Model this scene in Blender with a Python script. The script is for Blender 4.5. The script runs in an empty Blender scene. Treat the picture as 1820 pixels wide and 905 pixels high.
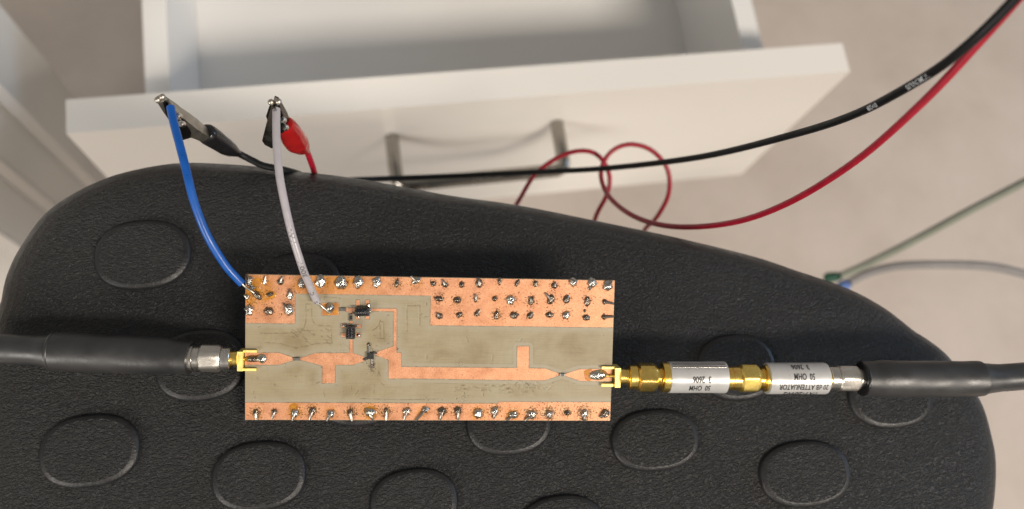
import bpy, bmesh, math, random
import numpy as np
from mathutils import Vector, Matrix, noise
random.seed(4); rng = np.random.default_rng(7)
SC = bpy.context.scene
COL = SC.collection

# ------------------------------------------------------------------ camera
F, CX, CY = 1500.0, 910.0, 452.5                 # focal length and centre, in photo pixels
CAMPOS = Vector((0.0, 0.0, 0.80))
RWC = Matrix(((0.98141042, -0.14534630, 0.12533171),   # world -> camera axes
              (0.10688691, 0.95632433, 0.27206428),
              (-0.15940130, -0.25361040, 0.95408228)))
RCW = RWC.transposed()
cam_d = bpy.data.cameras.new('camera'); cam = bpy.data.objects.new('camera', cam_d); COL.objects.link(cam)
cam.matrix_world = Matrix.Translation(CAMPOS) @ RCW.to_4x4()
cam_d.sensor_fit = 'HORIZONTAL'; cam_d.sensor_width = 36.0
cam_d.lens = 36.0 * F / 1820.0
cam_d.clip_start = 0.01; cam_d.clip_end = 50
cam_d.dof.use_dof = True; cam_d.dof.focus_distance = 0.2345
cam_d.dof.aperture_fstop = cam_d.lens / 3.1
SC.camera = cam
SC.render.resolution_x, SC.render.resolution_y = 1024, 509

# ------------------------------------------------------------------ light and exposure
world = bpy.data.worlds.new('World'); SC.world = world; world.use_nodes = True
bg = world.node_tree.nodes['Background']
bg.inputs['Color'].default_value = (1.0, 0.95, 0.885, 1); bg.inputs['Strength'].default_value = 0.27

def area(name, loc, target, sx, sy, power, color):
    d = bpy.data.lights.new(name, 'AREA'); d.shape = 'RECTANGLE'; d.size = sx; d.size_y = sy
    d.energy = power; d.color = color
    o = bpy.data.objects.new(name, d); COL.objects.link(o)
    o.location = loc
    z = (Vector(loc) - Vector(target)).normalized()
    x = Vector((1, 0, 0)); x = (x - z * x.dot(z)).normalized(); y = z.cross(x)
    o.matrix_world = Matrix.Translation(loc) @ Matrix((x, y, z)).transposed().to_4x4()
    return o
area('ceiling_tube_lamp', (1.30, -1.57, 2.62), (0.05, 0.05, 0.5), 1.25, 0.38, 88, (1.0, 0.90, 0.785))
area('window_light', (3.0, 0.35, 1.25), (0.0, 0.0, 0.55), 0.9, 1.2, 17, (0.45, 0.68, 1.0))
area('left_window_light', (-2.35, -1.75, 1.8), (0.0, 0.0, 0.55), 1.3, 1.0, 58, (1.0, 0.94, 0.86))
SC.view_settings.view_transform = 'Standard'; SC.view_settings.look = 'None'
SC.view_settings.exposure = 0.0; SC.view_settings.gamma = 1.0
SC.render.engine = 'CYCLES'
SC.cycles.use_denoising = True
SC.cycles.max_bounces = 8

# ------------------------------------------------------------------ measuring: photo pixel -> point in the place
def ray(px, py):
    return RCW @ Vector(((px - CX) / F, -(py - CY) / F, -1.0))
def at_depth(px, py, d): return CAMPOS + ray(px, py) * d
def at_z(px, py, z):
    r = ray(px, py); return CAMPOS + r * ((z - CAMPOS.z) / r.z)
def at_y(px, py, y):
    r = ray(px, py); return CAMPOS + r * (y / r.y)
def depth_of(P): return -(RWC @ (Vector(P) - CAMPOS)).z

# board frame: origin at the near left corner of its top face
BO = CAMPOS + RCW @ Vector((-0.07427, -0.04602, -0.23478))
BX = (RCW @ Vector((0.99616, -0.01911, -0.08543))).normalized()
BY = RCW @ Vector((0.02158, 0.99744, 0.06823)); BY = (BY - BX * BX.dot(BY)).normalized()
BZ = BX.cross(BY)
BM = Matrix.Translation(BO) @ Matrix((BX, BY, BZ)).transposed().to_4x4()
BMI = BM.inverted()
BW, BH = 0.1030, 0.0407
def bl(px, py, h=0.0):
    r = ray(px, py); o = BO + BZ * h
    s = (o - CAMPOS).dot(BZ) / r.dot(BZ)
    return BMI @ (CAMPOS + r * s)
def bdepth(px, py): return depth_of(BM @ bl(px, py))
def bs(px, py): return bdepth(px, py) / F          # metres per photo pixel on the board

# ------------------------------------------------------------------ materials
def new_mat(name):
    m = bpy.data.materials.new(name); m.use_nodes = True
    nt = m.node_tree; b = nt.nodes['Principled BSDF']
    return m, nt, b
def nd(nt, t, **k):
    n = nt.nodes.new(t)
    for a, v in k.items(): setattr(n, a, v)
    return n
def tex_noise(nt, scale, detail=3, rough=.55, dist=0., kind=None, vec=None):
    n = nd(nt, 'ShaderNodeTexNoise')
    if kind: n.noise_type = kind
    n.inputs['Scale'].default_value = scale; n.inputs['Detail'].default_value = detail
    n.inputs['Roughness'].default_value = rough; n.inputs['Distortion'].default_value = dist
    if vec is None:
        tc = nt.nodes.get('TC') or nd(nt, 'ShaderNodeTexCoord'); tc.name = 'TC'
        vec = tc.outputs['Object']
    nt.links.new(vec, n.inputs['Vector'])
    return n
def ramp(nt, src, stops):
    r = nd(nt, 'ShaderNodeValToRGB'); e = r.color_ramp.elements
    while len(e) < len(stops): e.new(.5)
    for el, (p, c) in zip(e, stops):
        el.position = p; el.color = c if len(c) == 4 else (*c, 1)
    nt.links.new(src, r.inputs['Fac']); return r
def mix(nt, fac, a, b):
    m = nd(nt, 'ShaderNodeMix', data_type='RGBA')
    for s, v in ((0, fac), (6, a), (7, b)):
        if hasattr(v, 'is_output'): nt.links.new(v, m.inputs[s])
        elif s == 0: m.inputs[0].default_value = v
        else: m.inputs[s].default_value = (*v, 1)
    return m.outputs[2]
def math_(nt, op, a, b=0.):
    m = nd(nt, 'ShaderNodeMath', operation=op)
    for i, v in enumerate((a, b)):
        if hasattr(v, 'is_output'): nt.links.new(v, m.inputs[i])
        else: m.inputs[i].default_value = v
    return m.outputs[0]
def bump(nt, b, src, strength, dist, chain=None):
    n = nd(nt, 'ShaderNodeBump'); n.inputs['Strength'].default_value = strength; n.inputs['Distance'].default_value = dist
    nt.links.new(src, n.inputs['Height'])
    if chain: nt.links.new(chain.outputs[0], n.inputs['Normal'])
    nt.links.new(n.outputs[0], b.inputs['Normal']); return n
def simple(name, col, rough=.5, metal=0., var=.12, nscale=300, bscale=0, bstr=.2, bdist=1e-4, coat=0., spec=.5, rvar=.1):
    m, nt, b = new_mat(name)
    n = tex_noise(nt, nscale, 4)
    lo = tuple(c * (1 - var) for c in col); hi = tuple(min(1, c * (1 + var)) for c in col)
    r = ramp(nt, n.outputs['Fac'], ((.3, lo), (.7, hi)))
    nt.links.new(r.outputs[0], b.inputs['Base Color'])
    rr = ramp(nt, n.outputs['Fac'], ((.3, (max(0, rough - rvar),) * 3), (.7, (min(1, rough + rvar),) * 3)))
    nt.links.new(rr.outputs[0], b.inputs['Roughness'])
    b.inputs['Metallic'].default_value = metal
    b.inputs['Specular IOR Level'].default_value = spec
    b.inputs['Coat Weight'].default_value = coat; b.inputs['Coat Roughness'].default_value = .1
    if bscale:
        bn = tex_noise(nt, bscale, 4); bump(nt, b, bn.outputs['Fac'], bstr, bdist)
    return m

M = {}
M['gold'] = simple('gold_plate', (.95, .66, .18), .24, 1., .08, 500, 2500, .12, 2e-5, rvar=.06)
M['gold_bright'] = simple('bright_gold_plate', (.97, .82, .30), .58, 1., .06, 500, 4000, .1, 2e-5)
M['gold_etched'] = simple('grainy_gold_plate', (.95, .66, .19), .36, 1., .2, 4000, 6000, .5, 5e-5)
M['steel'] = simple('steel', (.62, .59, .54), .26, 1., .08, 600, 2500, .12, 2e-5, rvar=.06)
M['steel_grain'] = simple('grainy_steel', (.66, .62, .56), .38, 1., .25, 5000, 6000, .5, 5e-5)
M['nickel'] = simple('clip_nickel', (.50, .465, .40), .42, 1., .15, 400, 1500, .15, 3e-5, rvar=.08)
M['nickel_shaded'] = simple('shaded_clip_nickel', (.13, .122, .11), .26, 1., .15, 400, 1500, .15, 3e-5)  # darker copy of the clip nickel, a dark reflection put into its colour
M['tin'] = simple('tinned_wire', (.30, .28, .25), .36, 1., .1, 3000)
M['chrome'] = simple('brushed_handle_steel', (.30, .28, .25), .22, 1., .05, 200)
M['solder'] = simple('solder', (.50, .49, .45), .18, 1., .28, 1400, 1700, .8, 2.6e-4, rvar=.12)
M['solder_dull'] = simple('dull_solder', (.22, .19, .155), .22, 1., .35, 1800, 1900, .8, 2.6e-4, rvar=.12)
M['coil'] = simple('black_coil_wire', (.012, .012, .015), .28, 0., .3, 2000, 0, coat=.4)
M['ferrite'] = simple('ferrite', (.022, .021, .021), .45, 0., .2, 2500, 3000, .3, 5e-5)
M['chip_black'] = simple('black_chip_body', (.018, .018, .018), .4, 0., .2, 2000, 3000, .2, 3e-5)
M['chip_grey'] = simple('grey_chip_body', (.12, .115, .11), .45, 0., .2, 2000)
M['shrink'] = simple('black_heat_shrink', (.020, .020, .021), .44, 0., .25, 120, 900, .22, 2e-4, spec=.7)
M['jacket'] = simple('black_cable_jacket', (.022, .023, .025), .42, 0., .2, 150, 1200, .12, 1e-4, spec=.7)
M['black_rubber'] = simple('black_rubber', (.010, .010, .011), .30, 0., .2, 300, coat=.15)
M['black_wire'] = simple('black_silicone', (.006, .007, .008), .5, 0., .2, 300, spec=.25)
M['red_wire'] = simple('red_silicone', (.31, .006, .022), .38, 0., .12, 300)
M['red_boot'] = simple('red_vinyl', (.32, .008, .008), .20, 0., .12, 300, coat=.4)
M['blue_wire'] = simple('blue_pvc', (.001, .075, .34), .36, 0., .1, 300)
M['white_wire'] = simple('white_pvc', (.36, .34, .36), .36, 0., .06, 400)
M['green_jacket'] = simple('pale_green_jacket', (.22, .235, .19), .5, 0., .1, 100)
M['grey_jacket'] = simple('grey_jacket', (.25, .24, .24), .5, 0., .1, 100)
M['green_plug'] = simple('green_plastic', (.01, .07, .04), .4, 0., .1, 100)
M['blue_plug'] = simple('blue_plastic', (.10, .17, .40), .4, 0., .1, 100)
M['ink'] = simple('black_ink', (.02, .02, .022), .5, 0., .2, 2000)
M['grey_ink'] = simple('grey_ink', (.10, .095, .10), .5, 0., .2, 2000)
M['pale_ink'] = simple('pale_ink', (.55, .58, .62), .5, 0., .2, 2000)
M['label'] = simple('satin_silver_label', (.56, .555, .545), .36, .35, .03, 300, coat=.35)
M['white_paint'] = simple('white_foil_board', (.80, .775, .735), .22, 0., .02, 6, coat=.3, rvar=.05)
M['white_side'] = simple('white_drawer_side', (.76, .75, .73), .45, 0., .03, 6)
M['grey_white'] = simple('grey_white_paint', (.68, .67, .64), .32, 0., .04, 8, coat=.3)

# translucent amber flux
m, nt, b = new_mat('flux_residue'); M['flux'] = m
n = tex_noise(nt, 900, 4)
r = ramp(nt, n.outputs['Fac'], ((.3, (.42, .15, .008)), (.7, (.70, .33, .03))))
nt.links.new(r.outputs[0], b.inputs['Base Color']); b.inputs['Roughness'].default_value = .18
r = ramp(nt, n.outputs['Fac'], ((.34, (.22,) * 3), (.72, (.82,) * 3))); nt.links.new(r.outputs[0], b.inputs['Alpha'])

# copper with flux speckle (the flux attribute marks where the iron has been)
m, nt, b = new_mat('bare_copper'); M['copper'] = m
at = nd(nt, 'ShaderNodeAttribute', attribute_name='flux'); am = nd(nt, 'ShaderNodeAttribute', attribute_name='amber')
n1 = tex_noise(nt, 260, 5); n2 = tex_noise(nt, 2600, 3)
base = ramp(nt, n1.outputs['Fac'], ((.28, (.58, .260, .140)), (.5, (.69, .335, .185)), (.72, (.75, .395, .230))))
grain = ramp(nt, n2.outputs['Fac'], ((.30, (.80, .77, .74)), (.60, (1.03, 1.03, 1.03))))
mm = nd(nt, 'ShaderNodeMix', data_type='RGBA', blend_type='MULTIPLY'); mm.inputs[0].default_value = 1
nt.links.new(base.outputs[0], mm.inputs[6]); nt.links.new(grain.outputs[0], mm.inputs[7])
amb_n = tex_noise(nt, 420, 4)
amb = math_(nt, 'MULTIPLY', am.outputs['Fac'], ramp(nt, amb_n.outputs['Fac'], ((.35, (.35,) * 3), (.65, (1,) * 3))).outputs[0])
c1 = mix(nt, amb, mm.outputs[2], (.55, .22, .015))
sp = tex_noise(nt, 2300, 3, .6, .6)
lift = math_(nt, 'MULTIPLY', at.outputs['Fac'], .19)
spk = ramp(nt, math_(nt, 'ADD', sp.outputs['Fac'], lift), ((.655, (0,) * 3), (.70, (1,) * 3)))
c2 = mix(nt, math_(nt, 'MULTIPLY', spk.outputs[0], .9), c1, (.085, .036, .010))
pale = tex_noise(nt, 1700, 3, .6, .9)
spp = ramp(nt, math_(nt, 'ADD', pale.outputs['Fac'], math_(nt, 'MULTIPLY', at.outputs['Fac'], .13)), ((.66, (0,) * 3), (.72, (1,) * 3)))
c3 = mix(nt, math_(nt, 'MULTIPLY', spp.outputs[0], .35), c2, (.88, .66, .38))
fine = tex_noise(nt, 1500, 2, .5)
ff = ramp(nt, fine.outputs['Fac'], ((.70, (0,) * 3), (.74, (.75,) * 3)))
c4 = mix(nt, ff.outputs[0], c3, (.20, .075, .03))
nt.links.new(c4, b.inputs['Base Color'])
b.inputs['Metallic'].default_value = .55
rr = ramp(nt, n1.outputs['Fac'], ((.3, (.42,) * 3), (.7, (.56,) * 3))); nt.links.new(rr.outputs[0], b.inputs['Roughness'])
bump(nt, b, sp.outputs['Fac'], .25, 4e-5)

# bare laminate
m, nt, b = new_mat('bare_laminate'); M['laminate'] = m
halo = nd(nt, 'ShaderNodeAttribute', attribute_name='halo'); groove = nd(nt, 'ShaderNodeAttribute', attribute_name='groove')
grime = nd(nt, 'ShaderNodeAttribute', attribute_name='grime')
n1 = tex_noise(nt, 75, 5, .6, .4)
base = ramp(nt, n1.outputs['Fac'], ((.28, (.225, .172, .090)), (.47, (.300, .247, .150)), (.68, (.338, .294, .196))))
tc = nt.nodes['TC']; mp = nd(nt, 'ShaderNodeMapping'); mp.inputs['Scale'].default_value = (160, 2600, 1)
nt.links.new(tc.outputs['Object'], mp.inputs['Vector'])
sx = tex_noise(nt, 1., 3, .6, .5, vec=mp.outputs[0])
mp2 = nd(nt, 'ShaderNodeMapping'); mp2.inputs['Scale'].default_value = (2600, 200, 1); nt.links.new(tc.outputs['Object'], mp2.inputs['Vector'])
sy = tex_noise(nt, 1., 3, .6, .5, vec=mp2.outputs[0])
scr = ramp(nt, math_(nt, 'ADD', math_(nt, 'MULTIPLY', sx.outputs['Fac'], .7), math_(nt, 'MULTIPLY', sy.outputs['Fac'], .3)),
           ((.36, (.90,) * 3), (.55, (1,) * 3), (.68, (1.06,) * 3)))
mm = nd(nt, 'ShaderNodeMix', data_type='RGBA', blend_type='MULTIPLY'); mm.inputs[0].default_value = 1
nt.links.new(base.outputs[0], mm.inputs[6]); nt.links.new(scr.outputs[0], mm.inputs[7])
c = mix(nt, math_(nt, 'MULTIPLY', halo.outputs['Fac'], .75), mm.outputs[2], (.345, .308, .232))
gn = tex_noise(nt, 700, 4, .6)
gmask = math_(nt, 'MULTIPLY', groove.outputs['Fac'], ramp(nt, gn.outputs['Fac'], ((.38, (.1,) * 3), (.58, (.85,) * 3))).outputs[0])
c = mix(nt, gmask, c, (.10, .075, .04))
gs = tex_noise(nt, 1900, 4, .65, .7)
gm = ramp(nt, math_(nt, 'ADD', gs.outputs['Fac'], math_(nt, 'MULTIPLY', grime.outputs['Fac'], .22)), ((.66, (0,) * 3), (.73, (.85,) * 3)))
c = mix(nt, gm.outputs[0], c, (.09, .07, .045))
nt.links.new(c, b.inputs['Base Color']); b.inputs['Roughness'].default_value = .42
bump(nt, b, gs.outputs['Fac'], .3, 6e-5)
M['fibre'] = simple('laminate_edge', (.22, .13, .07), .7, 0., .3, 800)

# seat plastic: fine leather grain
m, nt, b = new_mat('grained_black_plastic'); M['seat'] = m
tc = nd(nt, 'ShaderNodeTexCoord'); tc.name = 'TC'
mp = nd(nt, 'ShaderNodeMapping'); mp.inputs['Scale'].default_value = (1., 1.75, 1.); mp.inputs['Rotation'].default_value = (0, 0, math.radians(-32))
nt.links.new(tc.outputs['Object'], mp.inputs['Vector'])
g1 = tex_noise(nt, 690, 3, .55, 1.1, vec=mp.outputs[0])
g2 = tex_noise(nt, 1900, 3, .6, .3, vec=mp.outputs[0])
rg = ramp(nt, g1.outputs['Fac'], ((.36, (0,) * 3), (.50, (.55,) * 3), (.60, (1,) * 3)))
hh = math_(nt, 'ADD', rg.outputs[0], math_(nt, 'MULTIPLY', g2.outputs['Fac'], .45))
big = tex_noise(nt, 38, 3)
cr = ramp(nt, big.outputs['Fac'], ((.3, (.0095, .0095, .0097)), (.7, (.0145, .0145, .0147))))
nt.links.new(cr.outputs[0], b.inputs['Base Color'])
b.inputs['Roughness'].default_value = .47; b.inputs['Specular IOR Level'].default_value = .47
bump(nt, b, hh, 1.0, 3.5e-4)

M['seat_edge'] = simple('smooth_black_plastic', (.013, .013, .014), .43, 0., .2, 300, 1500, .7, 2.4e-4, spec=.48)
# floor
m, nt, b = new_mat('beige_floor_covering'); M['floor'] = m
n1 = tex_noise(nt, 9, 5, .6); n2 = tex_noise(nt, 90, 4, .6)
r1 = ramp(nt, n1.outputs['Fac'], ((.3, (.42, .355, .305)), (.52, (.47, .405, .352)), (.7, (.50, .43, .385))))
r2 = ramp(nt, n2.outputs['Fac'], ((.3, (.975,) * 3), (.7, (1.02,) * 3)))
mm = nd(nt, 'ShaderNodeMix', data_type='RGBA', blend_type='MULTIPLY'); mm.inputs[0].default_value = 1
nt.links.new(r1.outputs[0], mm.inputs[6]); nt.links.new(r2.outputs[0], mm.inputs[7])
nt.links.new(mm.outputs[2], b.inputs['Base Color']); b.inputs['Roughness'].default_value = .5

# ------------------------------------------------------------------ object helpers
def link(o, parent=None):
    COL.objects.link(o)
    if parent: o.parent = parent
    return o
def mesh_obj(name, bm, mat, parent=None, smooth=True, bevel=0.):
    if bevel:
        bmesh.ops.bevel(bm, geom=[e for e in bm.edges if e.calc_face_angle(0) > .5], offset=bevel, segments=2, affect='EDGES', profile=.6)
    bmesh.ops.recalc_face_normals(bm, faces=bm.faces[:])
    me = bpy.data.meshes.new(name); bm.to_mesh(me); bm.free()
    me.materials.append(M[mat] if isinstance(mat, str) else mat)
    if smooth:
        me.shade_smooth()
        if smooth == 'auto': me.set_sharp_from_angle(angle=math.radians(32))
    return link(bpy.data.objects.new(name, me), parent)
def py_obj(name, verts, faces, mat, parent=None, smooth=True):
    me = bpy.data.meshes.new(name); me.from_pydata([tuple(v) for v in verts], [], faces); me.update()
    me.materials.append(M[mat])
    if smooth:
        me.shade_smooth()
        if smooth == 'auto': me.set_sharp_from_angle(angle=math.radians(32))
    return link(bpy.data.objects.new(name, me), parent)
def tag(o, label, cat, group=None, kind=None):
    o['label'] = label; o['category'] = cat
    if group: o['group'] = group
    if kind: o['kind'] = kind
    return o
def empty(name, mw, label, cat, group=None):
    o = bpy.data.objects.new(name, None); o.empty_display_size = .01; link(o); o.matrix_world = mw
    return tag(o, label, cat, group)
def box_bm(bm, x0, x1, y0, y1, z0, z1):
    v = [bm.verts.new(p) for p in ((x0, y0, z0), (x1, y0, z0), (x1, y1, z0), (x0, y1, z0), (x0, y0, z1), (x1, y0, z1), (x1, y1, z1), (x0, y1, z1))]
    for f in ((3, 2, 1, 0), (4, 5, 6, 7), (0, 1, 5, 4), (1, 2, 6, 5), (2, 3, 7, 6), (3, 0, 4, 7)): bm.faces.new([v[i] for i in f])
def box(name, b, mat, parent, bevel=0., smooth='auto'):
    bm = bmesh.new(); box_bm(bm, *b); return mesh_obj(name, bm, mat, parent, smooth, bevel)
def spline(pts, n):
    """centripetal-ish Catmull-Rom through points (any dimension), n samples, evenly spaced"""
    P = np.array(pts, float); P = np.vstack([2 * P[0] - P[1], P, 2 * P[-1] - P[-2]])
    out = []
    for i in range(1, len(P) - 2):
        p0, p1, p2, p3 = P[i - 1:i + 3]
        for t in np.linspace(0, 1, 24, endpoint=False):
            out.append(.5 * (2 * p1 + (p2 - p0) * t + (2 * p0 - 5 * p1 + 4 * p2 - p3) * t * t + (3 * p1 - p0 - 3 * p2 + p3) * t ** 3))
    out.append(P[-2]); out = np.array(out)
    d = np.r_[0, np.cumsum(np.linalg.norm(np.diff(out[:, :3], axis=0), axis=1))]
    s = np.linspace(0, d[-1], n)
    return np.stack([np.interp(s, d, out[:, k]) for k in range(out.shape[1])], 1)
def frames(C, up):
    T = np.gradient(C, axis=0); T /= np.linalg.norm(T, axis=1)[:, None]
    up = np.array(up, float)
    N = up - T * (T @ up)[:, None]; N /= np.linalg.norm(N, axis=1)[:, None]
    B = np.cross(N, T)
    return T, N, B
def tube(name, C, R, mat, parent, up=(0, -.27, .95), seg=16, wob=0., caps=True):
    C = np.array(C, float); n = len(C); R = np.broadcast_to(np.array(R, float), (n,))
    T, N, B = frames(C, up); verts = []; faces = []
    for i in range(n):
        for k in range(seg):
            a = 2 * math.pi * k / seg
            r = R[i]
            if wob: r *= 1 + wob * noise.noise(Vector((i * .12, math.cos(a) * 1.3, math.sin(a) * 1.3)))
            verts.append(C[i] + r * (math.cos(a) * N[i] + math.sin(a) * B[i]))
    for i in range(n - 1):
        for k in range(seg):
            k2 = (k + 1) % seg
            faces.append((i * seg + k, i * seg + k2, (i + 1) * seg + k2, (i + 1) * seg + k))
    if caps:
        faces.append(tuple(range(seg))[::-1]); faces.append(tuple((n - 1) * seg + k for k in range(seg)))
    return py_obj(name, verts, faces, mat, parent, 'auto' if caps else True)
def lathe(name, prof, A, D, mat, parent, seg=40, hexr=None, up=(0, 0, 1), turn=0.):
    """prof: (distance along D from A, radius); hexr: half width across flats -> hexagon clipped by the radius"""
    A = Vector(A); D = Vector(D).normalized(); up = Vector(up); N = (up - D * up.dot(D)).normalized(); B = N.cross(D)
    if hexr: seg = 72
    verts = []; faces = []
    for s, r in prof:
        for k in range(seg):
            a = 2 * math.pi * k / seg
            rr = r
            if hexr:
                t = (a - turn + math.pi / 6) % (math.pi / 3) - math.pi / 6
                rr = min(r, hexr / math.cos(t))
            verts.append(A + D * s + N * (math.cos(a) * rr) + B * (math.sin(a) * rr))
    n = len(prof)
    for i in range(n - 1):
        for k in range(seg):
            k2 = (k + 1) % seg; faces.append((i * seg + k, (i + 1) * seg + k, (i + 1) * seg + k2, i * seg + k2))
    faces.append(tuple(range(seg))); faces.append(tuple((n - 1) * seg + k for k in range(seg))[::-1])
    return py_obj(name, verts, faces, mat, parent, 'auto')
def text_mesh(s, size, sx=1., bold=0.):
    c = bpy.data.curves.new('lettering', 'FONT'); c.body = s; c.size = size; c.align_x = 'CENTER'; c.align_y = 'CENTER'
    c.offset = bold; c.resolution_u = 3
    o = bpy.data.objects.new('lettering_source', c); COL.objects.link(o)
    dg = bpy.context.evaluated_depsgraph_get(); me = bpy.data.meshes.new_from_object(o.evaluated_get(dg))
    bpy.data.objects.remove(o); bpy.data.curves.remove(c)
    V = np.array([v.co[:] for v in me.vertices]); V[:, 0] *= sx
    Fc = [tuple(p.vertices) for p in me.polygons]; bpy.data.meshes.remove(me)
    return V, Fc
def text_on_cylinder(s, size, A, D, xdir, r, s0, ang, mat, parent, sx=.8, up=(0, 0, 1), bold=0., name='printed_text'):
    """letters run along xdir (+1/-1 of D), centred at distance s0 and angle ang (towards -y of the picture)"""
    A = Vector(A); D = Vector(D).normalized(); up = Vector(up); N = (up - D * up.dot(D)).normalized(); B = N.cross(D)
    V, Fc = text_mesh(s, size, sx, bold); out = []
    for x, y, z in V:
        a = ang + xdir * (-y) / r * 1.0
        out.append(A + D * (s0 + xdir * x) + (N * math.cos(a) - B * math.sin(a) * 1.0) * r)
    return py_obj(name, out, Fc, mat, parent, False)
def text_on_tube(s, size, C, r, u0, mat, parent, up, sx=1., ang=0., bold=0., name='printed_text'):
    """letters run along the curve C from its start; u0 = arc length of the middle of the text"""
    C = np.array(C); T, N, B = frames(C, up)
    d = np.r_[0, np.cumsum(np.linalg.norm(np.diff(C, axis=0), axis=1))]
    V, Fc = text_mesh(s, size, sx, bold); out = []
    for x, y, z in V:
        u = u0 + x; i = min(max(np.searchsorted(d, u) - 1, 0), len(d) - 2); t = (u - d[i]) / (d[i + 1] - d[i])
        P = C[i] * (1 - t) + C[i + 1] * t; a = ang + y / r
        out.append(P + r * (math.cos(a) * N[i] + math.sin(a) * np.cross(N[i], T[i])))
    return py_obj(name, out, Fc, mat, parent, False)

# ------------------------------------------------------------------ the setting
bm = bmesh.new(); v = [bm.verts.new(p) for p in ((-3, -3, 0), (3, -3, 0), (3, 3, 0), (-3, 3, 0))]; bm.faces.new(v)
fl = mesh_obj('floor', bm, 'floor', None, False); fl['kind'] = 'structure'; fl['label'] = 'beige mottled floor far below the drawer and seat'

# ------------------------------------------------------------------ drawer
D0 = Vector((-.1405, .1911, .3989))
dr = empty('drawer', Matrix.Translation(D0 + Vector((0, 0, -.1592))), 'white glossy drawer pulled open behind the black seat', 'drawer')
ZT = .1592
box('front_panel', (0, .4138, 0, .018, 0, ZT), 'white_paint', dr, .0013)
ZS = ZT - .0431; ZB = ZS - .0832
box('side_panel', (.0261, .0391, .0184, .47, ZB - .012, ZS), 'white_side', dr, .0012)
box('side_panel', (.3770, .3900, .0184, .47, ZB - .012, ZS), 'white_side', dr, .0012)
box('back_panel', (.0393, .3768, .456, .469, ZB + .0005, ZS - .002), 'white_side', dr, .001)
box('bottom_panel', (.0393, .3768, .0186, .4555, ZB - .008, ZB), 'white_side', dr)
hx0, hx1, hz = .1565, .2505, ZT - .0355
hd = tube('handle', spline([(hx0, -.0002, hz), (hx0, -.020, hz), (hx0 + .0006, -.0264, hz), (hx0 + .004, -.0289, hz), (hx0 + .012, -.0292, hz), (hx1 - .012, -.0292, hz),
     (hx1 - .004, -.0289, hz), (hx1 - .0006, -.0264, hz), (hx1, -.020, hz), (hx1, -.0002, hz)], 90), .0038, 'chrome', dr, up=(0, 0, 1), seg=14)

# ------------------------------------------------------------------ furniture at the left: folded white metal column
pts = [(-.189, .292), (-.189, .243), (-.213, .223), (-.226, .192), (-.262, .180), (-.33, .180), (-.33, .292)]
ox, oy = -.26, .23
cb = empty('white_column', Matrix.Translation((ox, oy, 0)), 'white angular furniture column on the floor left of the open drawer', 'furniture column')
bm = bmesh.new(); lo = [bm.verts.new((x - ox, y - oy, 0)) for x, y in pts]; hi = [bm.verts.new((x - ox, y - oy, .62)) for x, y in pts]
n = len(pts)
for i in range(n): bm.faces.new((lo[i], hi[i], hi[(i + 1) % n], lo[(i + 1) % n]))
bm.faces.new(lo); bm.faces.new(hi)
mesh_obj('shell', bm, 'grey_white', cb, 'auto', .0012)
for i in (1, 2, 3):       # raised edge strips along the three front corners
    (xa, ya), (xb, yb) = pts[i], pts[i + 1]
    tx, ty = Vector((xb - xa, yb - ya)).normalized(); nx, ny = (ty, -tx)
    if nx * .5 + ny * -.8 < 0: nx, ny = -nx, -ny
    bm = bmesh.new(); w = .006
    q = [(xa - tx * .0005 + nx * .0002, ya - ty * .0005 + ny * .0002), (xa + tx * w + nx * .0002, ya + ty * w + ny * .0002),
         (xa + tx * w + nx * .003, ya + ty * w + ny * .003), (xa - tx * .0005 + nx * .003, ya - ty * .0005 + ny * .003)]
    lo = [bm.verts.new((x - ox, y - oy, .002)) for x, y in q]; hi = [bm.verts.new((x - ox, y - oy, .618)) for x, y in q]
    for k in range(4): bm.faces.new((lo[k], hi[k], hi[(k + 1) % 4], lo[(k + 1) % 4]))
    bm.faces.new(lo); bm.faces.new(hi)
    mesh_obj('edge_strip', bm, 'white_paint', cb, 'auto', .0008)

# ------------------------------------------------------------------ seat
SZ = .5507
outline_px = [(0, 535), (5, 508), (13, 482), (33, 442), (76, 383), (132, 343), (199, 313), (265, 296), (331, 289), (431, 293), (497, 301), (600, 311), (700, 327),
    (800, 345), (920, 362), (1060, 390), (1200, 420), (1340, 455), (1420, 482), (1500, 510), (1560, 540), (1620, 585), (1660, 612), (1695, 648), (1740, 715), (1760, 780),
    (1767, 830), (1762, 905), (1740, 1000), (1690, 1090), (1600, 1170), (1450, 1230), (1250, 1265), (1000, 1280), (700, 1275), (420, 1255), (200, 1200), (50, 1110),
    (-20, 1000), (-45, 880), (-48, 780), (-40, 690), (-24, 610)]
edge_z = SZ - .013
O = np.array([at_z(x, y, edge_z)[:] for x, y in outline_px])[:, :2]
Oc = spline(np.vstack([O, O[:1]]), 420)[:-1]
ctr = Oc.mean(0)
# smoothed normals / true inward distance by ray from the centre
nxt = np.roll(Oc, -1, 0) - np.roll(Oc, 1, 0); tl = nxt / np.linalg.norm(nxt, axis=1)[:, None]
rad = Oc - ctr; rl = np.linalg.norm(rad, axis=1); rh = rad / rl[:, None]
cosn = np.abs(rh[:, 0] * -tl[:, 1] + rh[:, 1] * tl[:, 0])
RR = .015
def edge_drop(d):
    d = np.asarray(d); e = np.clip(RR - d, 0, RR)
    base = RR - np.sqrt(np.maximum(RR * RR - e * e, 0))
    soft = .0022 * np.exp(-np.clip(d, 0, 1) / .022)
    return base + soft
def dist_in(P):
    P = np.atleast_2d(P)
    return np.sqrt(((P[:, None, :] - Oc[None, :, :]) ** 2).sum(2)).min(1)
def seat_z(x, y):
    return SZ - float(edge_drop(dist_in((x, y)))[0])
rings_d = np.r_[0, .0003, .0008, .0015, .0025, .004, .006, .0085, .0115, .015, .019, .024, .030, .038, .048]
verts = []; faces = []; N_ = len(Oc)
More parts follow.
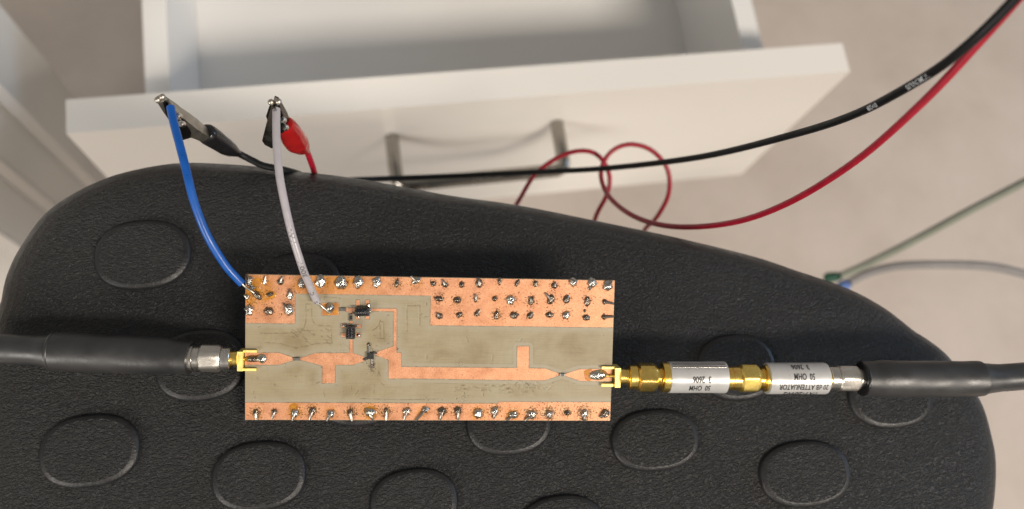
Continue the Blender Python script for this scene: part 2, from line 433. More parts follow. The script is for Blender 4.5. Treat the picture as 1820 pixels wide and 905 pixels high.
for d in rings_d:
    s = np.clip(1 - d / (rl * cosn), .3, 1)
    Pn = ctr + rad * s[:, None]; Z = SZ - edge_drop(dist_in(Pn) if d > 0 else np.zeros(N_))
    verts += [(a, b_, c_) for (a, b_), c_ in zip(Pn, Z)]
base_s = np.clip(1 - rings_d[-1] / (rl * cosn), .3, 1)
for k in (.8, .6, .4, .2):
    Pn = ctr + rad * (base_s * k)[:, None]; Z = SZ - edge_drop(dist_in(Pn)); verts += [(a, b_, c_) for (a, b_), c_ in zip(Pn, Z)]
nr = len(rings_d) + 4
for i in range(nr - 1):
    for k in range(N_):
        k2 = (k + 1) % N_; faces.append((i * N_ + k, i * N_ + k2, (i + 1) * N_ + k2, (i + 1) * N_ + k))
verts.append((ctr[0], ctr[1], SZ)); cidx = len(verts) - 1
for k in range(N_): faces.append(((nr - 1) * N_ + k, (nr - 1) * N_ + (k + 1) % N_, cidx))
zed = SZ - RR - .0022; prev = 0; start = len(verts)
under = [(0, .010), (.0008, .018), (.003, .024), (.007, .028), (.014, .030), (.05, .030)]
for off, dz in under:
    s = np.clip(1 - off / (rl * cosn), .3, 1); Pn = ctr + rad * s[:, None]; verts += [(a, b_, zed - dz) for a, b_ in Pn]
for i in range(len(under)):
    a0 = 0 if i == 0 else start + (i - 1) * N_; b0 = start + i * N_
    for k in range(N_):
        k2 = (k + 1) % N_; faces.append((a0 + k2, a0 + k, b0 + k, b0 + k2))
last = start + (len(under) - 1) * N_; faces.append(tuple(last + k for k in range(N_))[::-1])
root_w = Vector((ctr[0], ctr[1], 0))
st = empty('stool', Matrix.Translation(root_w), 'black plastic stool seat with raised ovals under the circuit board', 'stool')
verts = [Vector(v) - root_w for v in verts]
seat = py_obj('seat', verts, faces, 'seat', st); seat.data.materials.append(M['seat_edge'])
for pl in seat.data.polygons:      # the rolled rim and the underside are smooth
    if pl.index < 6 * N_ or min(pl.vertices) >= start or max(pl.vertices) >= start: pl.material_index = 1
# raised ovals moulded into the seat
ovals = [(157, 801, 182, 131), (252, 451, 174, 124), (532, 508, 152, 122), (356, 648, 164, 128), (460, 846, 170, 125), (736, 893, 158, 122), (1000, 940, 158, 122),
         (905, 748, 154, 122), (1166, 782, 158, 96 + 14), (1433, 842, 164, 118), (1312, 652, 140, 118), (1586, 702, 152, 116), (640, 697, 150, 120), (1230, 990, 160, 120)]
for (px, py, wpx, hpx) in ovals:
    c = at_z(px, py, SZ + .001); ra = abs((at_z(px + wpx / 2, py, SZ) - at_z(px - wpx / 2, py, SZ)).length) / 2
    rb = (at_z(px, py - hpx / 2, SZ) - at_z(px, py + hpx / 2, SZ)).length / 2
    vs = []; fs = []; K = 72
    prof = [(1.004, -.0008), (1.0, -.0004), (.986, .0003), (.968, .00088), (.952, .0011), (.915, .00134), (.88, .00153), (.855, .00164), (.83, .0017), (.6, .00174), (.3, .00174)]
    for s, h in prof:
        for k in range(K):
            a = 2 * math.pi * k / K; ca, sa = math.cos(a), math.sin(a)
            e = 2 / 2.35
            x = ra * s * math.copysign(abs(ca) ** e, ca); y = rb * s * math.copysign(abs(sa) ** e, sa)
            th = math.radians(-2); X = c.x + x * math.cos(th) - y * math.sin(th); Y = c.y + x * math.sin(th) + y * math.cos(th)
            vs.append((X, Y, h))
    zz = SZ - edge_drop(dist_in(np.array([(a, b_) for a, b_, _ in vs])))
    vs = [Vector((a, b_, z + h)) - root_w for (a, b_, h), z in zip(vs, zz)]
    vs.append(Vector((c.x, c.y, seat_z(c.x, c.y) + .00174)) - root_w)
    for i in range(len(prof) - 1):
        for k in range(K):
            k2 = (k + 1) % K; fs.append((i * K + k, i * K + k2, (i + 1) * K + k2, (i + 1) * K + k))
    for k in range(K): fs.append(((len(prof) - 1) * K + k, (len(prof) - 1) * K + (k + 1) % K, len(vs) - 1))
    ov = py_obj('raised_oval', vs, fs, 'seat', st); ov.data.materials.append(M['seat_edge'])
    for i in range(7 * K): ov.data.polygons[i].material_index = 1      # the moulded shoulder is smooth, without grain
lathe('column', [(0, .022), (.49, .022)], (0, 0, .012), (0, 0, 1), 'chrome', st, up=(0, 1, 0))
lathe('foot_plate', [(0, .17), (.008, .17), (.012, .165)], (0, 0, 0), (0, 0, 1), 'black_rubber', st, 64, up=(0, 1, 0))

# ------------------------------------------------------------------ circuit board
pcb = empty('circuit_board', BM, 'handmade copper and beige circuit board lying on the black seat', 'circuit board')
TC_, HC = .0016, .00006                                    # laminate and copper thickness
def P2(l): return [bl(x, y).xy for x, y in l]
# copper regions
top_y = BH; L0 = bl(435.5, 574).y; Lx = bl(524, 550).x; Sy = bl(645, 523.8).y; Rx = bl(765.5, 550).x; Ry = bl(930, 580).y
bot_y = bl(600, 716.3).y; bot_y2 = bl(980, 714.8).y; stx = bl(886, 716).x
mid = {
 'input_trace': [(435.5, 627.2), (495.6, 627.2), (522.6, 636.2), (522.6, 639.6), (496.6, 648.3), (435.5, 648.5)],
 'middle_trace': [(533.2, 637.2), (560.2, 627.8), (621.2, 627.5), (621.6, 601), (626.6, 601), (626.9, 627.8), (646.7, 634.2), (646.7, 642.1), (627.8, 648.2), (595.4, 648.8), (595.0, 680.9),
                  (573.0, 680.9), (573.4, 650.2), (565.2, 647.8), (533.2, 639.2)],
 'output_trace': [(666.4, 626.9), (699.6, 615.5), (699.9, 553.6), (657.5, 552.8), (657.5, 548.6), (704.9, 548.8), (704.7, 627.2), (712.7, 627.5), (712.8, 652.3), (919.2, 654.4), (919.4, 615.8),
                  (940, 615.9), (939.6, 654.7), (968.7, 655.2), (995.2, 664.7), (995.2, 666.6), (967.7, 675.9), (915, 675.5), (740, 672.8), (690.9, 672.9), (690.9, 639.9), (667.2, 630.8)],
 'connector_trace': [(1003.3, 665.1), (1029.4, 656.6), (1088.2, 655.7), (1087.4, 677.6), (1031.4, 676.9), (1003.3, 667.2)],
}
pads = [(572.7, 538.6, 602, 560.5), (633, 533.6, 639.6, 543.5), (649.6, 533.6, 656.2, 543.5), (633, 560, 639.6, 567.3), (649.6, 560, 656.2, 567.3),
        (606.4, 576.4, 615.8, 582.7), (631.3, 576.4, 641.3, 582.7), (606.4, 592.2, 615.8, 598.8), (631.3, 592.2, 641.3, 598.8)]
tee = [(615.0, 547.6), (634, 547.6), (634, 553.6), (626.4, 553.8), (626.4, 559), (621.6, 559), (621.6, 553.6), (615.0, 553.6)]
tee2 = [(621.4, 569), (626.6, 569), (626.6, 580), (621.4, 580)]
segs = []
def add_segs(pl):
    for i in range(len(pl)): segs.append((pl[i], pl[(i + 1) % len(pl)]))
for l in mid.values(): add_segs([tuple(p) for p in P2(l)])
for x0, y0, x1, y1 in pads: add_segs([tuple(p) for p in P2([(x0, y0), (x1, y0), (x1, y1), (x0, y1)])])
add_segs([tuple(p) for p in P2(tee)]); add_segs([tuple(p) for p in P2(tee2)])
gseg = [((0, L0), (Lx, L0)), ((Lx, L0), (Lx, Sy)), ((Lx, Sy), (Rx, Sy)), ((Rx, Sy), (Rx, Ry)), ((Rx, Ry), (BW, Ry)), ((0, bot_y), (stx, bot_y)), ((stx, bot_y2), (BW, bot_y2))]
def seg_dist(P, S):
    D = np.full(len(P), 1.)
    for a, b_ in S:
        a = np.array(a); b_ = np.array(b_); ab = b_ - a; L = ab @ ab
        t = np.clip(((P - a) @ ab) / max(L, 1e-14), 0, 1)
        D = np.minimum(D, np.linalg.norm(P - a - t[:, None] * ab, axis=1))
    return D
def zl(l, ox, oy, k=5.028): return [tuple(bl(ox + x / k, oy + y / k).xy) for x, y in l]
scr = []
def poly_open(pl):
    for a, b_ in zip(pl[:-1], pl[1:]): scr.append((a, b_))
poly_open(zl([(250, 615), (430, 614), (530, 611), (570, 600), (600, 575), (615, 535), (620, 500), (620, 352), (672, 352), (673, 470), (682, 505), (705, 530), (740, 545), (845, 548), (848, 620), (855, 700)], 420, 470))
poly_open(zl([(250, 697), (390, 703), (470, 728), (540, 742), (640, 725), (720, 705), (858, 703)], 420, 470))
poly_open(zl([(780, 312), (780, 290), (925, 294), (925, 308)], 420, 470))
poly_open(zl([(1285, 498), (1275, 535), (1250, 568), (1215, 590)], 420, 470)); poly_open(zl([(1290, 505), (1315, 517), (1318, 660), (1275, 662), (1225, 630)], 420, 470)); poly_open(zl([(1283, 545), (1283, 650)], 420, 470))
poly_open(zl([(1525, 600), (1525, 370), (1640, 365), (1640, 540)], 420, 470))
poly_open(zl([(1232, 480 + 600), (1228, 1150)], 420, 470)); poly_open(zl([(1100, 595), (1500, 605), (1800, 600)], 420, 590))
for i in range(26):       # hatch of fine scrapes left of the coils
    x = random.uniform(480, 840); y = random.uniform(560, 690); l = random.uniform(12, 50)
    poly_open(zl([(x, y), (x + l, y + l * random.uniform(.2, .9))], 420, 470))
for i in range(34):       # scuffs above the lower copper strip
    x = random.uniform(330, 840); y = random.gauss(500, 16); l = random.uniform(8, 50); poly_open(zl([(x, y), (x + l, y + random.uniform(-6, 6))], 740, 590))
for i in range(26):
    x = random.gauss(1000, 60); y = random.uniform(445, 530); l = random.uniform(8, 26); poly_open(zl([(x, y), (x + l, y + l * random.uniform(.2, 1))], 740, 590))
for i in range(60):
    x = random.uniform(440, 1080); y = random.uniform(535, 712); l = random.uniform(2, 9); a = random.uniform(0, 6.3); p = bl(x, y); q = bl(x + l * math.cos(a), y + l * math.sin(a)); scr.append((tuple(p.xy), tuple(q.xy)))

# laminate: fine grid on top so that engraved lines are real grooves
st_ = .0002; nx = int(BW / st_) + 1; ny = int(BH / st_) + 1
gx = np.linspace(0, BW, nx); gy = np.linspace(0, BH, ny); GX, GY = np.meshgrid(gx, gy); G = np.stack([GX.ravel(), GY.ravel()], 1)
dc = seg_dist(G, segs); dg_ = seg_dist(G, gseg); ds = seg_dist(G, scr)
wv = np.array([noise.noise(Vector((p[0] * 400, p[1] * 400, 0))) for p in G[::1]]) if False else rng.normal(0, .3, len(G))
rt = (G[:, 0] > bl(735, 600).x)
halo_a = np.where(rt, np.clip(1 - np.maximum(dc - .0010, 0) / .0003, 0, 1) * .8, np.clip(1 - dc / .0026, 0, 1)); halo_a = np.maximum(halo_a, np.clip(1 - dg_ / .0022, 0, 1))
gr = np.clip(1 - ds / .00019, 0, 1)
iso = np.clip(1 - np.abs(dc - .00128) / .00016, 0, 1) * rt * .36
edge = np.clip(1 - np.abs(np.minimum(dc, dg_) - .0001) / .00022, 0, 1) * .8  # shade line along the copper edges, painted into the laminate colour
groove_edge_shade_a = np.clip(np.maximum(np.maximum(gr, iso), edge), 0, 1)
def gauss_sum(P, l):
    s = np.zeros(len(P))
    for px, py, rp, a in l:
        c = bl(px, py); r = rp * bs(px, py); s += a * np.exp(-((P[:, 0] - c.x) ** 2 + (P[:, 1] - c.y) ** 2) / (r * r))
    return s
grime_l = [(656, 615, 7, 1.), (661, 648, 8, 1.1), (660, 660, 8, .7), (940, 688, 15, .55), (830, 690, 24, .15), (975, 692, 9, .35), (705, 618, 5, .8), (692, 641, 5, .8), (573, 652, 5, .9), (820, 715, 20, .45), (760, 716, 16, .4), (648, 640, 10, .4), (815, 653, 18, .5), (690, 600, 20, .3), (600, 620, 30, .2)]
grime_a = gauss_sum(G, grime_l)
Zg = -.00008 * np.clip(np.maximum(gr, iso * .8), 0, 1)
nv = nx * ny
verts = np.column_stack([G, Zg]); vl = [tuple(v) for v in verts]
fl_ = [(j * nx + i, j * nx + i + 1, (j + 1) * nx + i + 1, (j + 1) * nx + i) for j in range(ny - 1) for i in range(nx - 1)]
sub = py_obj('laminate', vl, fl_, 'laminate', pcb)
for nme, arr in (('halo', halo_a), ('groove', groove_edge_shade_a), ('grime', grime_a)):
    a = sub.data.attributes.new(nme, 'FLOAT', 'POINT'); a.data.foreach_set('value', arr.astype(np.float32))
bm = bmesh.new(); box_bm(bm, 0, BW, 0, BH, -TC_, -.00012)
mesh_obj('laminate_core', bm, 'fibre', pcb, False)

# joints: px, py, rx, ry, angle, kind (s shiny, d dark), tail end (px,py) or None, flux, amber
J = [
 (444, 500, 6, 9, 20, 's', (440, 489), .5, .6), (471, 500, 3.8, 8, -8, 's', (472.5, 491), .4, .7), (498.5, 501, 6.2, 6, 0, 'd', (502.5, 491), .5, .2), (537.5, 503, 8.5, 11, 0, 's', None, .5, .8),
 (570, 501, 10, 11.5, 0, 's', None, .4, .8), (606.5, 503, 10.5, 12, 0, 's', None, .4, .8), (637, 502, 9.5, 11, 0, 's', None, .4, .7), (669.5, 502, 8, 10.5, 0, 's', None, .4, .4),
 (705.5, 504, 4, 7, 0, 'd', None, 1.1, .3), (740, 499, 9, 5.5, -32, 's', (731, 491), .8, .5), (770, 504, 5, 4.6, 0, 'd', None, 1., 0), (791, 506, 6, 4.8, 20, 'd', (787, 497), .8, 0),
 (820.5, 506, 5, 6, 0, 'd', None, .8, .1), (852, 504, 6.5, 8, 0, 'd', (850, 494), .8, 0), (888, 500, 3.2, 7.5, 0, 'd', None, .6, 0), (919, 503, 3.8, 7, 28, 'd', None, .5, 0),
 (952, 504, 4.2, 6, 0, 'd', None, 1.2, .3), (985, 508, 6, 5.6, 0, 'd', (987, 501), 1.1, 0), (1019, 502, 8, 8, 0, 's', (1013, 496), .8, 0), (1052, 503, 8.5, 9, 0, 's', None, .6, .1), (1080.5, 508, 8.5, 10, 0, 's', (1087, 500), .6, .1),
 (1048, 513, 3.6, 3.4, 0, 's', None, .3, 0),
 (780, 531, 8.5, 4.6, 6, 'd', None, 1., 0), (812.6, 533.6, 7, 5.6, 18, 'd', None, 1.1, .2), (846, 531, 3.6, 7, 8, 'd', (845, 523), .8, 0), (879, 531, 4.2, 5, 20, 'd', None, 1., .2), (907.5, 533.6, 8, 9, 0, 's', None, .8, .2),
 (944, 535, 5, 8.5, 8, 'd', (942, 528), 1., .1), (979, 532.5, 6.8, 9, 18, 'd', (970, 521), .8, .1), (1007, 532.6, 6.4, 7.6, 0, 'd', (1010, 525), .8, 0), (1044, 535.6, 5.6, 10, 0, 'd', None, .8, 0), (1075, 536.4, 5, 5, 0, 'd', (1090, 539.6), .6, 0),
 (781, 561.5, 6.6, 6, 0, 'd', (777, 556), .7, 0), (816.6, 559.5, 6.4, 5, -35, 'd', None, 1., .1), (847.4, 558.5, 5, 4.4, -25, 'd', (853, 550), .8, .1), (882, 560.5, 4.6, 8, 0, 'd', None, 1.2, .3), (914, 560.5, 8, 7, 0, 'd', None, .6, 0),
 (942, 561.5, 6, 5.4, -20, 'd', (946, 555), .9, 0), (976.7, 559.5, 7, 5.6, 0, 'd', None, 1., 0), (1006.5, 560, 6.8, 8.2, 0, 's', None, .9, .1), (1041.7, 564.5, 7, 5.6, 0, 'd', None, .7, .1), (1039.5, 552.4, 2.6, 3, 0, 'd', None, .4, .1), (1074, 563.4, 5.6, 4.6, 0, 'd', (1090, 562.4), .8, 0),
 (449, 511, 5.5, 5, 0, 's', None, .6, .9), (457, 524.5, 11, 6, 42, 'd', None, .6, 1.), (439.5, 528, 4.5, 5, 0, 's', (435, 524), .5, .5), (480, 523, 7, 4.6, -8, 'd', None, .6, .7), (516, 525, 6.4, 9, 0, 's', (515, 514), .6, 0),
 (443, 551.5, 7.5, 10, 0, 's', (435.6, 549), .7, .4), (477.7, 553.5, 9, 7, 6, 'd', None, .8, .2), (513.5, 551, 9, 10.5, 0, 's', (505, 539), .8, 0),
 (455, 734, 5, 8, 0, 'd', (456.5, 745), 1.3, .6), (488, 732, 5, 5, -20, 'd', (484.5, 743), .9, .1), (524, 734, 6, 8, 0, 's', (521, 746), 1.4, 1.), (555, 731.5, 5.2, 8, 10, 'd', (551, 745), 1.3, .3), (588, 735, 7, 7, 0, 's', (582, 747), 1., .8),
 (623, 734, 5, 8, 0, 'd', (626, 747), 1.4, .3), (657, 733, 10.5, 8.5, 15, 's', (664, 746), 1., 1.), (686.5, 732, 3.8, 8, 0, 'd', (686.5, 746), 1.4, .3), (723, 731, 6.5, 8, 0, 's', (718.5, 745), .9, .1), (756, 728, 7, 6, 40, 's', (739, 747), .7, .5),
 (785.7, 731.5, 8, 8, -20, 'd', (782, 746), 1.1, .2), (814, 730, 7, 8, 0, 'd', (814.3, 746), 1.2, .2), (850, 735, 8.8, 9, 0, 's', None, 1.2, .8), (880, 730.5, 7.6, 8.6, 20, 's', (877, 743), 1.2, .4), (912, 737, 8, 6.5, 0, 's', (900, 746), 1.3, .9),
 (944.5, 736, 9, 7.5, 0, 's', (933.5, 747), 1.2, .4), (976, 736, 7, 8, 0, 's', (977, 743), 1.6, .2), (1007.5, 733.5, 5, 5, 0, 'd', None, 1.7, .2), (1038.5, 735.5, 7, 9, 0, 's', (1038, 747), 1.6, .2), (1075, 734.5, 7.6, 8, 0, 'd', (1066, 741), 1.2, .1),
]
fluxl = [(j[0], j[1] - 1, 1.45 * max(j[2], j[3]), j[7] * 1.1) for j in J] + [(1000, 722, 24, .35), (960, 722, 24, .35), (1040, 722, 22, .3)]
ambl = [(j[0], j[1], 1.55 * max(j[2], j[3]), j[8] * 1.1) for j in J] + [(462, 508, 16, .9), (468, 520, 12, .6), (445, 527, 12, .8), (590, 512, 30, .35), (550, 512, 22, .4), (530, 509, 12, .4), (524, 722, 10, .7), (745, 735, 10, .5), (555, 722, 10, .4)]
def flux_attrs(o):
    P = np.array([v.co[:2] for v in o.data.vertices])
    for nme, l, mx in (('flux', fluxl, 1.3), ('amber', ambl, .95)):
        a = o.data.attributes.new(nme, 'FLOAT', 'POINT'); a.data.foreach_set('value', np.clip(gauss_sum(P, l), 0, mx).astype(np.float32))
def copper_sheet(name, rects, lab=None):
    """rectangles of copper foil, gridded, with real edges"""
    bm = bmesh.new()
    for x0, x1, y0, y1 in rects:
        a = max(1, round((x1 - x0) / .0003)); b_ = max(1, round((y1 - y0) / .0003))
        grid = [[bm.verts.new((x0 + (x1 - x0) * i / a, y0 + (y1 - y0) * j / b_, HC)) for i in range(a + 1)] for j in range(b_ + 1)]
        for j in range(b_):
            for i in range(a): bm.faces.new((grid[j][i], grid[j][i + 1], grid[j + 1][i + 1], grid[j + 1][i]))
        for line in (grid[0], grid[-1], [r_[0] for r_ in grid], [r_[-1] for r_ in grid]):
            lowv = [bm.verts.new((v.co.x, v.co.y, -.00009)) for v in line]
            for i in range(len(line) - 1):
                bm.faces.new((line[i], line[i + 1], lowv[i + 1], lowv[i]))
    me = bpy.data.meshes.new(name); bm.to_mesh(me); bm.free(); me.materials.append(M['copper'])
    o = link(bpy.data.objects.new(name, me), pcb); flux_attrs(o)
    if lab: o['label'] = lab
    return o
copper_sheet('ground_copper', [(0.0001, Lx, L0, Sy), (0.0001, BW - .0001, Sy, BH - .0001), (Rx, BW - .0001, Ry, Sy)], 'stepped copper ground area along the far edge')
copper_sheet('ground_copper', [(0.0001, stx, 0.0001, bot_y), (stx, BW - .0001, 0.0001, bot_y2)], 'copper ground strip along the near edge')
def copper_poly(name, pl):
    bm = bmesh.new(); up_ = [bm.verts.new((p.x, p.y, HC)) for p in pl]; lo_ = [bm.verts.new((p.x, p.y, -.00009)) for p in pl]
    f = bm.faces.new(up_)
    for i in range(len(pl)): bm.faces.new((up_[i], up_[(i + 1) % len(pl)], lo_[(i + 1) % len(pl)], lo_[i]))
    return mesh_obj(name, bm, 'copper', pcb, False)
for k, l in mid.items(): copper_poly(k, P2(l))
for x0, y0, x1, y1 in pads: copper_poly('copper_pad', P2([(x0, y0), (x1, y0), (x1, y1), (x0, y1)]))
copper_poly('bias_trace', P2(tee)); copper_poly('bias_trace', P2(tee2))

# solder joints
def blob(name, px, py, rx, ry, ang, mat, h=None, seed=0, rough=.22, z0=HC):
    c = bl(px, py); s = bs(px, py); rx *= s; ry *= s; h = h or .75 * min(rx, ry) + .0002
    bm = bmesh.new(); bmesh.ops.create_icosphere(bm, subdivisions=3, radius=1)
    a = math.radians(ang)
    for v in bm.verts:
        p = v.co.copy(); nn = 1 + rough * (noise.noise(p * 1.6 + Vector((seed * 7.1, seed * 3.3, 0))) + .45 * noise.noise(p * 4.2 + Vector((seed, 0, seed * 2))))
        x, y, z = p.x * rx * nn, -p.y * ry * nn, max(p.z, -.12)
        flare = 1 + .18 * max(0, .35 - z)
        x *= flare; y *= flare
        v.co = (x * math.cos(a) + y * math.sin(a), -x * math.sin(a) + y * math.cos(a), z * h * nn)
    o = mesh_obj(name, bm, mat, pcb); o.location = (c.x, c.y, z0); return o
def sub_of(o, parent):
    o.parent = parent; return o
for i, (px, py, rx, ry, ang, k, tail, fx, amb_) in enumerate(J):
    jb = blob('solder_joint', px, py, rx * .95, ry * .95, ang, 'solder' if k == 's' else 'solder_dull', None, i, .3 if k == 's' else .24)
    if tail:
        c = bl(px, py); s = bs(px, py); e = bl(*tail); r0 = .00042
        hj = .75 * min(rx, ry) * s * .8
        pts = spline([(0, 0, hj), ((e.x - c.x) * .5, (e.y - c.y) * .5, hj * .95 + .0001), (e.x - c.x, e.y - c.y, .0004)], 8)
        sub_of(tube('wire_stub', pts, np.linspace(r0, r0 * .8, 8), 'tin', None, up=(0.05, .03, 1), seg=8), jb)
blob('solder_joint', 587, 547, 8, 8.6, 10, 'solder', .0016, 91, .08)
blob('solder_joint', 450, 637.8, 15, 5.6, 0, 'solder_dull', .0011, 95, .1); blob('solder_joint', 465, 637.6, 9, 8, 0, 'solder', .0011, 92, .2)
blob('solder_joint', 1063, 666.4, 17, 9, -4, 'solder', .0013, 93, .16)
# amber flux puddles
def puddle(pl, z=HC + .00004, th=.00012):
    c = P2(pl); P = spline(np.array([tuple(p) for p in c] + [tuple(c[0])]), 40)[:-1]
    m_ = P.mean(0); vs = [(x, y, z) for x, y in P] + [(m_[0] + (x - m_[0]) * .8, m_[1] + (y - m_[1]) * .8, z + th) for x, y in P] + [(m_[0], m_[1], z + th * 1.15)]
    n = len(P); fs = [(i, (i + 1) % n, n + (i + 1) % n, n + i) for i in range(n)] + [(n + i, n + (i + 1) % n, 2 * n) for i in range(n)]
    return py_obj('flux_residue', vs, fs, 'flux', pcb)
puddle([(574, 540), (588, 539.5), (601, 540), (601.5, 552), (600, 559.5), (586, 559.8), (574, 559.5), (573.4, 549)])
puddle([(436.5, 513), (444, 505), (458, 493), (466, 500), (462, 513), (468, 527), (460, 533), (446, 527), (437, 530)])
puddle([(471, 524), (478, 517), (490, 521), (489, 529), (477, 531)])
puddle([(1037, 660), (1043, 657), (1052, 657), (1050, 676), (1040, 674)])
puddle([(512, 731), (516, 719), (527, 717), (531, 728), (522, 736)]); puddle([(646, 728), (655, 722), (668, 726), (669, 738), (656, 744), (648, 738)])
puddle([(840, 740), (843, 727), (850, 725), (846, 742)]); puddle([(900, 738), (905, 730), (912, 731), (904, 743)])

# coils: black enamelled wire round a ferrite core
def coil(px0, py0, px1, py1, horizontal, labels):
    a = bl(px0, py0); b_ = bl(px1, py1); x0, x1 = sorted((a.x, b_.x)); y0, y1 = sorted((a.y, b_.y))
    cx, cy = (x0 + x1) / 2, (y0 + y1) / 2; L, Wd = (x1 - x0, y1 - y0) if horizontal else (y1 - y0, x1 - x0)
    r = Wd / 2 * 1.04; zc = r + .00025
    D = Vector((1, 0, 0)) if horizontal else Vector((0, 1, 0)); A = Vector((cx, cy, zc)) - D * (L / 2)
    co = bpy.data.objects.new('coil', None); co.empty_display_size = .002; link(co, pcb); co['label'] = labels
    lathe('core', [(-.0002, r * .8), (0, r * .86), (L, r * .86), (L + .0002, r * .8)], A, D, 'ferrite', co, 24, up=(0, 0, 1))
    turns = 9; t = np.linspace(0, 1, turns * 20); S = A.copy()
    N = Vector((0, 0, 1)); B = N.cross(D); pts = []
    for q in t:
        an = q * turns * 2 * math.pi; pts.append(A + D * (L * (.06 + .88 * q)) + (N * math.cos(an) + B * math.sin(an)) * r * .93)
    C = np.array([p[:] for p in pts]); wr = L * .88 / turns / 2 * 1.02
    vs = []; fs = []; seg = 6
    for i, p in enumerate(C):
        an = t[i] * turns * 2 * math.pi; o_ = (N * math.cos(an) + B * math.sin(an))
        for k in range(seg):
            th = 2 * math.pi * k / seg; vs.append(Vector(p) + o_ * (math.cos(th) * wr) + D * (math.sin(th) * wr))
    for i in range(len(C) - 1):
        for k in range(seg): fs.append((i * seg + k, i * seg + (k + 1) % seg, (i + 1) * seg + (k + 1) % seg, (i + 1) * seg + k))
    py_obj('winding', vs, fs, 'coil', co)
    for s in (-1, 1):
        e = Vector((cx, cy, 0)) + D * (s * (L / 2 + .00005))
        if horizontal: b6 = (e.x - .00028, e.x + .00028, e.y - Wd * .46, e.y + Wd * .46, HC + .0001, r * 1.9)
        else: b6 = (e.x - Wd * .46, e.x + Wd * .46, e.y - .00028, e.y + .00028, HC + .0001, r * 1.9)
        box('end_flange', b6, 'ferrite', co, .00012)
    return co
coil(634, 545.5, 655, 560.5, True, 'black wound coil lying beside the white wire pad'); coil(616, 580.5, 632.4, 598, False, 'black wound coil above the middle trace')
for a_ in ((657.5, 551, 3.2, 4.5), (655, 543, 3.4, 3.6), (637, 562.5, 3, 2.4), (612, 579, 4, 2.4), (634, 579, 4.5, 2.4), (637.5, 595.5, 3.6, 2.8), (624.2, 600.8, 3, 2.6), (624, 577.5, 4, 2.4)):
    blob('solder_fillet', *a_, 0, 'solder', .0005, int(a_[0]), .25)
def chip(name, x0, y0, x1, y1, horiz, mat, h=.00055):
    a = bl(x0, y0); b_ = bl(x1, y1); X0, X1 = sorted((a.x, b_.x)); Y0, Y1 = sorted((a.y, b_.y)); z0 = HC + .00004
    r = bpy.data.objects.new(name, None); r.empty_display_size = .001; link(r, pcb)
    cap = .22
    if horiz:
        q = (X1 - X0) * cap
        box('body', (X0 + q, X1 - q, Y0, Y1, z0, z0 + h), mat, r, .00006)
        box('end_cap', (X0, X0 + q - .00001, Y0 - .00002, Y1 + .00002, z0, z0 + h * 1.04), 'tin', r, .00008); box('end_cap', (X1 - q + .00001, X1, Y0 - .00002, Y1 + .00002, z0, z0 + h * 1.04), 'tin', r, .00008)
    else:
        q = (Y1 - Y0) * cap
        box('body', (X0, X1, Y0 + q, Y1 - q, z0, z0 + h), mat, r, .00006)
        box('end_cap', (X0 - .00002, X1 + .00002, Y0, Y0 + q - .00001, z0, z0 + h * 1.04), 'tin', r, .00008); box('end_cap', (X0 - .00002, X1 + .00002, Y1 - q + .00001, Y1, z0, z0 + h * 1.04), 'tin', r, .00008)
    return r
chip('chip_resistor', 603.8, 547.3, 616, 552.6, True, 'chip_grey')
chip('chip_capacitor', 621.5, 557.5, 626.5, 570.5, False, 'chip_black', .0006)
chip('chip_capacitor', 521.6, 635.6, 534, 640.2, True, 'chip_grey'); chip('chip_capacitor', 994.4, 663.7, 1004.2, 668, True, 'chip_grey')
# transistor with four leads
tr = bpy.data.objects.new('transistor', None); tr.empty_display_size = .001; link(tr, pcb)
a = bl(653, 626.6); b_ = bl(664.6, 637.2); box('body', (a.x, b_.x, b_.y, a.y, .00025, .0011), 'chip_black', tr, .00012)
def lead(pl, w):
    c = [Vector((*bl(x, y).xy, z)) for x, y, z in pl]
    return tube('lead', spline([p[:] for p in c], 12), w, 'tin', tr, up=(0, 0, 1), seg=6)
lead([(655.6, 627, .0006), (655.8, 622, .0004), (655.2, 612, .00018)], .00026); lead([(661.2, 637, .0006), (661.6, 643, .0004), (662, 650, .00018)], .00026)
lead([(653.4, 636.8, .0006), (650, 638, .0003), (646, 638.8, .00022)], .00030); lead([(664, 627.6, .0006), (666.5, 626.6, .0004), (670, 627.6, .00022)], .00030)
for a_ in ((655.3, 613, 2.6, 4.5), (662, 649, 3.2, 4.5), (648.5, 638.6, 3.6, 2.2)): blob('solder_fillet', *a_, 0, 'solder_dull', .0005, int(a_[0]) + 3, .3, 0)

